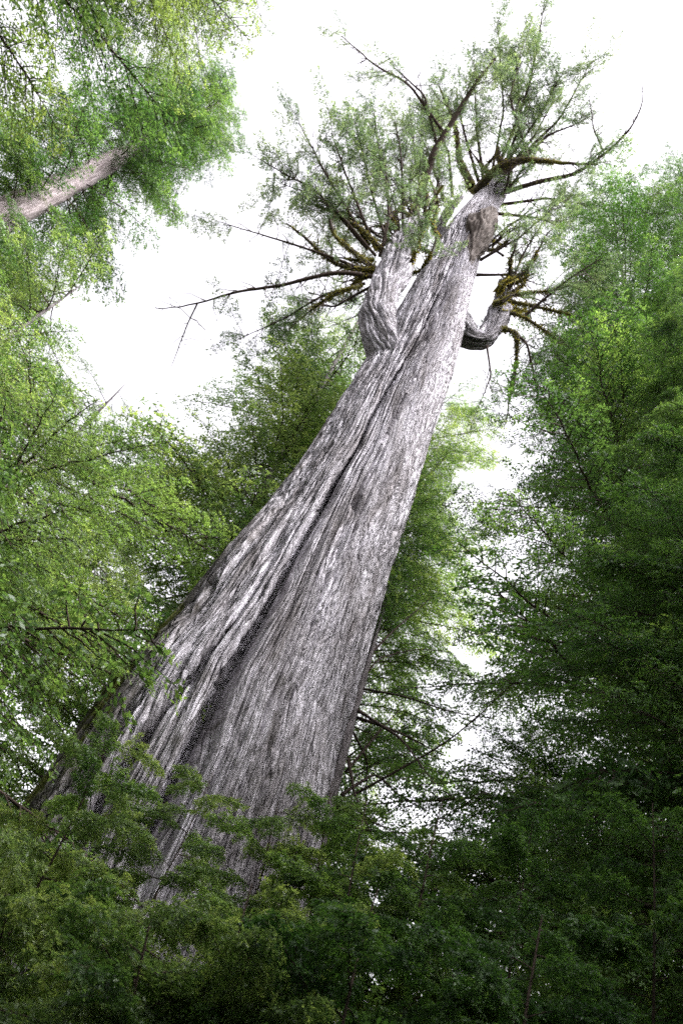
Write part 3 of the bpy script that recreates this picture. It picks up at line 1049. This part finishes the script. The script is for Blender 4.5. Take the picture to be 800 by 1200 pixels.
COUNT = {}
def tree(name, label, pos, H, r0, zr, n, Lr, sets, mats, seed, pitch=(-5, 12), strict=0, cat='tree', group=None, az=None, bark='grey_bark', mesh_L=3.0, always=False, bend=0.1, offview=0.5, bare=0):
    r = np.random.default_rng(seed)
    T = thing(name, label, cat, (float(pos[0]), float(pos[1]), 0), group)
    me, P = trunk_mesh(H, r0, seed=seed, material=M[bark], bend=bend, rows=int(20 + H * 3), sides=16 if r0 < 0.3 else 40)
    obj('trunk', me, T)
    ga = r.uniform(0, 6.28)
    made = 0
    for i in range(n):
        f = (i + r.uniform(-0.4, 0.4)) / n
        z = zr[0] + (zr[1] - zr[0]) * min(max(f, 0), 1)
        ga += 2.39996 + r.normal() * 0.35
        a_ = ga if az is None else R_(r.uniform(*az))
        L = np.interp(f, [0, 1], Lr) * r.uniform(0.7, 1.15)
        s = L / mesh_L
        pz = np.array([np.interp(z, P[:, 2], P[:, 0]), np.interp(z, P[:, 2], P[:, 1]), z])
        E_ = Euler((r.normal() * 0.22, -R_(r.uniform(*pitch)), math.pi / 2 - a_), 'XYZ')
        Ml = Matrix.Translation(pz) @ E_.to_matrix().to_4x4() @ Matrix.Diagonal((s, s * r.uniform(0.85, 1.2), s, 1))
        Mw = Matrix.Translation(Vector((pos[0], pos[1], 0))) @ Ml
        k = bough_ok(Mw, mesh_L, r, strict)
        if always and k == 0 and r.random() < 0.0:
            k = 1
        if k == 0 or (k == 0.5 and r.random() > offview):
            continue
        wm, lm = SETS[sets][int(r.integers(len(SETS[sets])))]
        bo = obj('branch', wm, T)
        bo.matrix_local = Ml
        made += 1
        if r.random() < bare:
            continue
        fo = obj('foliage', lm[mats[int(r.integers(len(mats)))]], bo)
        fo['kind'] = 'stuff'
    COUNT[label] = made
    return T

def at(px, py, D):
    p = PD(px, py, D)
    return p[0], p[1]

# right: tall dense hemlock
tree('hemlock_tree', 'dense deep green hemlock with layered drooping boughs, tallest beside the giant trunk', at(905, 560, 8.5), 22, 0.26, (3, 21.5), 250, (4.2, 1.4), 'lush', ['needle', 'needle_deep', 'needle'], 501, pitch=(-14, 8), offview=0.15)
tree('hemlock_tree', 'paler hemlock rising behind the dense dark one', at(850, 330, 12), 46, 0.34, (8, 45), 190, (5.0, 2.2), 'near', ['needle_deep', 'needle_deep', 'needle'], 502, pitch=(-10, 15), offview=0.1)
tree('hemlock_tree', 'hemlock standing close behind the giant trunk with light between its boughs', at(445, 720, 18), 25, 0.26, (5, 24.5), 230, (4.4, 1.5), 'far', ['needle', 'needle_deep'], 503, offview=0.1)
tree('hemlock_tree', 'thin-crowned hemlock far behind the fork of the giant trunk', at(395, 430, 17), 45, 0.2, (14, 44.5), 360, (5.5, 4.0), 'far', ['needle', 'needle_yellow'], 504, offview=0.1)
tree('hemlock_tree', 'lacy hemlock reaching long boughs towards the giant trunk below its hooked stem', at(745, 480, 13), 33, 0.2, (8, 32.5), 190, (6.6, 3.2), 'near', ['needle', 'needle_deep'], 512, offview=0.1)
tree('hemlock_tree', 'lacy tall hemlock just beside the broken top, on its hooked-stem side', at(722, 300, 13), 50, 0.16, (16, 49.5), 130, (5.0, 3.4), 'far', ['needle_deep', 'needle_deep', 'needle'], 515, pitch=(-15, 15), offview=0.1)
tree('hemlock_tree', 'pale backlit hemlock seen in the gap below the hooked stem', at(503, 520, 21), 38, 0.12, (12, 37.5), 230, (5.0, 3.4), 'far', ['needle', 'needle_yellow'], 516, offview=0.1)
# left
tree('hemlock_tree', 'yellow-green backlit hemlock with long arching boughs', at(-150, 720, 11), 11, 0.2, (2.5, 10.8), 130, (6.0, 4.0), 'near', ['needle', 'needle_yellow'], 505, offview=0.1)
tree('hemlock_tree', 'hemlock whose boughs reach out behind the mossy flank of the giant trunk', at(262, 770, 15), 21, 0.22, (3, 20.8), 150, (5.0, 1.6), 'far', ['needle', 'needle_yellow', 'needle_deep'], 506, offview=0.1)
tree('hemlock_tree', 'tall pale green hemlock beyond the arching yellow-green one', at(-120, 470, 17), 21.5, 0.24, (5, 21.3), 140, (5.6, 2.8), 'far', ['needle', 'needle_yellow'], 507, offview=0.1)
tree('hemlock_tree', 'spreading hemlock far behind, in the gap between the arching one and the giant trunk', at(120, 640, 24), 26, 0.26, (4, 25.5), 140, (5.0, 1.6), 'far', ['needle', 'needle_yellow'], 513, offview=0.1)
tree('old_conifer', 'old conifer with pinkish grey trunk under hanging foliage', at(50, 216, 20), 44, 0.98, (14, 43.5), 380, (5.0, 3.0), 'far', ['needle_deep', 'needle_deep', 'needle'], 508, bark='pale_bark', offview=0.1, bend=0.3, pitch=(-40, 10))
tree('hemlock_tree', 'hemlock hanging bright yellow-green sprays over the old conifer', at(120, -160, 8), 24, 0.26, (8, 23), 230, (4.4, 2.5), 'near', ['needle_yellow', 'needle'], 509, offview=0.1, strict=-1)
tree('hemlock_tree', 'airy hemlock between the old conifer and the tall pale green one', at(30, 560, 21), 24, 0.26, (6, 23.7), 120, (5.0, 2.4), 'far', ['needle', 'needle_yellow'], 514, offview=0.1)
# right, low
tree('hemlock_tree', 'low hemlock with spreading dark boughs under the dense tall one', at(900, 960, 7), 10, 0.14, (1.5, 9.8), 190, (3.8, 1.2), 'near', ['needle_deep'], 510, offview=0.15)  # deep needles only: the shade low on this side is put into the colour
tree('hemlock_tree', 'slight hemlock in the gap right of the giant trunk', at(640, 860, 14), 11, 0.06, (2, 10.8), 190, (4.4, 1.8), 'far', ['needle_deep', 'needle'], 511, offview=0.1)

# slim dead-branched pole against the giant trunk
pp = at(389, 945, 11.2)
T = thing('slim_tree', 'slim grey pole tree with bare dead branches pressed against the giant trunk', 'tree', (pp[0], pp[1], 0))
me, P = trunk_mesh(11, 0.26, seed=33, rows=90, sides=20, bend=0.05)
obj('trunk', me, T)
DEAD = [[(398, 940), (450, 912), (520, 872), (560, 840), (595, 805)], [(402, 930), (440, 905), (470, 935), (500, 950)], [(415, 840), (460, 855), (520, 885)],
        [(418, 806), (470, 815), (530, 835), (575, 842)], [(420, 800), (445, 770), (490, 760), (530, 765)], [(405, 905), (450, 850), (470, 830)],
        [(395, 965), (440, 975), (520, 977)], [(400, 930), (430, 960), (460, 975)], [(412, 855), (430, 890), (428, 950)], [(415, 830), (470, 865), (510, 920)],
        [(425, 775), (460, 740), (505, 700)], [(408, 890), (415, 930), (440, 990)]]
for d in DEAD:
    e = np.array(d, float)
    dd = np.linspace(11.2, 11.2 + rng.uniform(-2.0, 1.5), len(d))
    W = resample([PD(a, b, q) for (a, b), q in zip(d, dd)], 18)
    b = MB()
    w0 = rng.uniform(3.0, 5.2)
    b.tube(W - W[0], np.linspace(w0, 0.9, 18) * 0.5 * 12 / 800, 6, rough=0.08)
    for q in range(9):
        k = int(rng.integers(4, 17))
        dr = unit(unit(W[k] - W[k - 1]) + rng.normal(size=3) * 0.6)
        tw = W[k] + dr * rng.uniform(0.2, 0.7) * np.linspace(0, 1, 4)[:, None]
        b.tube(tw - W[0], np.linspace(0.007, 0.004, 4), 3)
    o = obj('dead_branch', b.mesh('dead_branch', M['twig']), T)
    o.location = W[0] - np.array(T.location)

# understorey saplings in the foreground
SAPS = [
    ((70, 1010, 5.2), 900, 'hemlock sapling with feathery tip against the mossy flank of the giant trunk'),
    ((140, 1040, 5.0), 868, 'hemlock sapling whose narrow tip crosses the pale strip of bark'),
    ((235, 1090, 4.6), 925, 'bushy hemlock sapling before the long split in the trunk'),
    ((345, 1080, 4.8), 928, 'hemlock sapling leaning over the furrowed right side of the trunk'),
    ((430, 1110, 4.4), 960, 'hemlock sapling at the foot of the slim grey pole'),
    ((540, 1080, 4.4), 935, 'dark hemlock sapling under the bare dead branches'),
    ((640, 1080, 4.2), 920, 'dark hemlock sapling beside the low spreading hemlock'),
    ((760, 1060, 4.0), 900, 'dark hemlock sapling under the low spreading hemlock'),
    ((20, 960, 4.4), 830, 'light green hemlock sapling under the arching yellow-green hemlock'),
    ((120, 1190, 3.2), 1060, 'small hemlock seedling low beneath the feathery-tipped sapling'),
    ((300, 1200, 3.2), 1070, 'small hemlock seedling low before the bushy sapling'),
    ((480, 1200, 3.2), 1060, 'small hemlock seedling low among the dark saplings'),
    ((680, 1200, 3.0), 1050, 'small shaded hemlock seedling under the spreading dark boughs'),
]
TIP = [0]
for q, (pq, tip, lab) in enumerate(SAPS):
    TIP[0] = tip
    px_, py_ = at(*pq)
    hh = np.linspace(1.5, 7, 400)
    yy = proj(np.stack([np.full(400, px_), np.full(400, py_), hh], 1))[1]
    H = float(hh[np.argmin(np.abs(yy - tip - 8))])
    tree('hemlock_sapling', lab, (px_, py_), H, 0.012, (0.5, H * 0.99), 52, (1.3, 0.35), 'sap', ['needle_yellow', 'needle', 'needle_yellow'] if q < 5 or q in (8, 9, 10) else (['needle_deep'] if q not in (5, 9, 10) else ['needle_deep', 'needle']), 600 + q, pitch=(0, 35), mesh_L=1.2, cat='sapling', group='understorey saplings', strict='sap', bend=0.14, offview=0.3, bark='twig')  # needle choice puts the bright left and shaded right into the colour

# unseen hemlocks added behind the camera to shade the lower part of the scene
BEHIND = [(150, 8, 23), (190, 8, 29), (232, 7, 27), (98, 9, 21), (272, 8, 27), (170, 14, 27), (212, 14, 32), (125, 12, 27), (250, 13, 30), (111, 11, 30)]
for q, (az_, D_, H_) in enumerate(BEHIND):
    tree('hemlock_tree', 'unseen hemlock added behind the camera to shade the lower scene', (D_ * math.sin(R_(az_)), D_ * math.cos(R_(az_))), H_, 0.32, (3, H_ - 1), 150, (5.2, 2.0), 'far', ['needle_deep', 'needle'], 700 + q, offview=1.0, strict='out', group='unseen hemlocks added for shade')

print('BOUGHS', sum(COUNT.values()), COUNT)
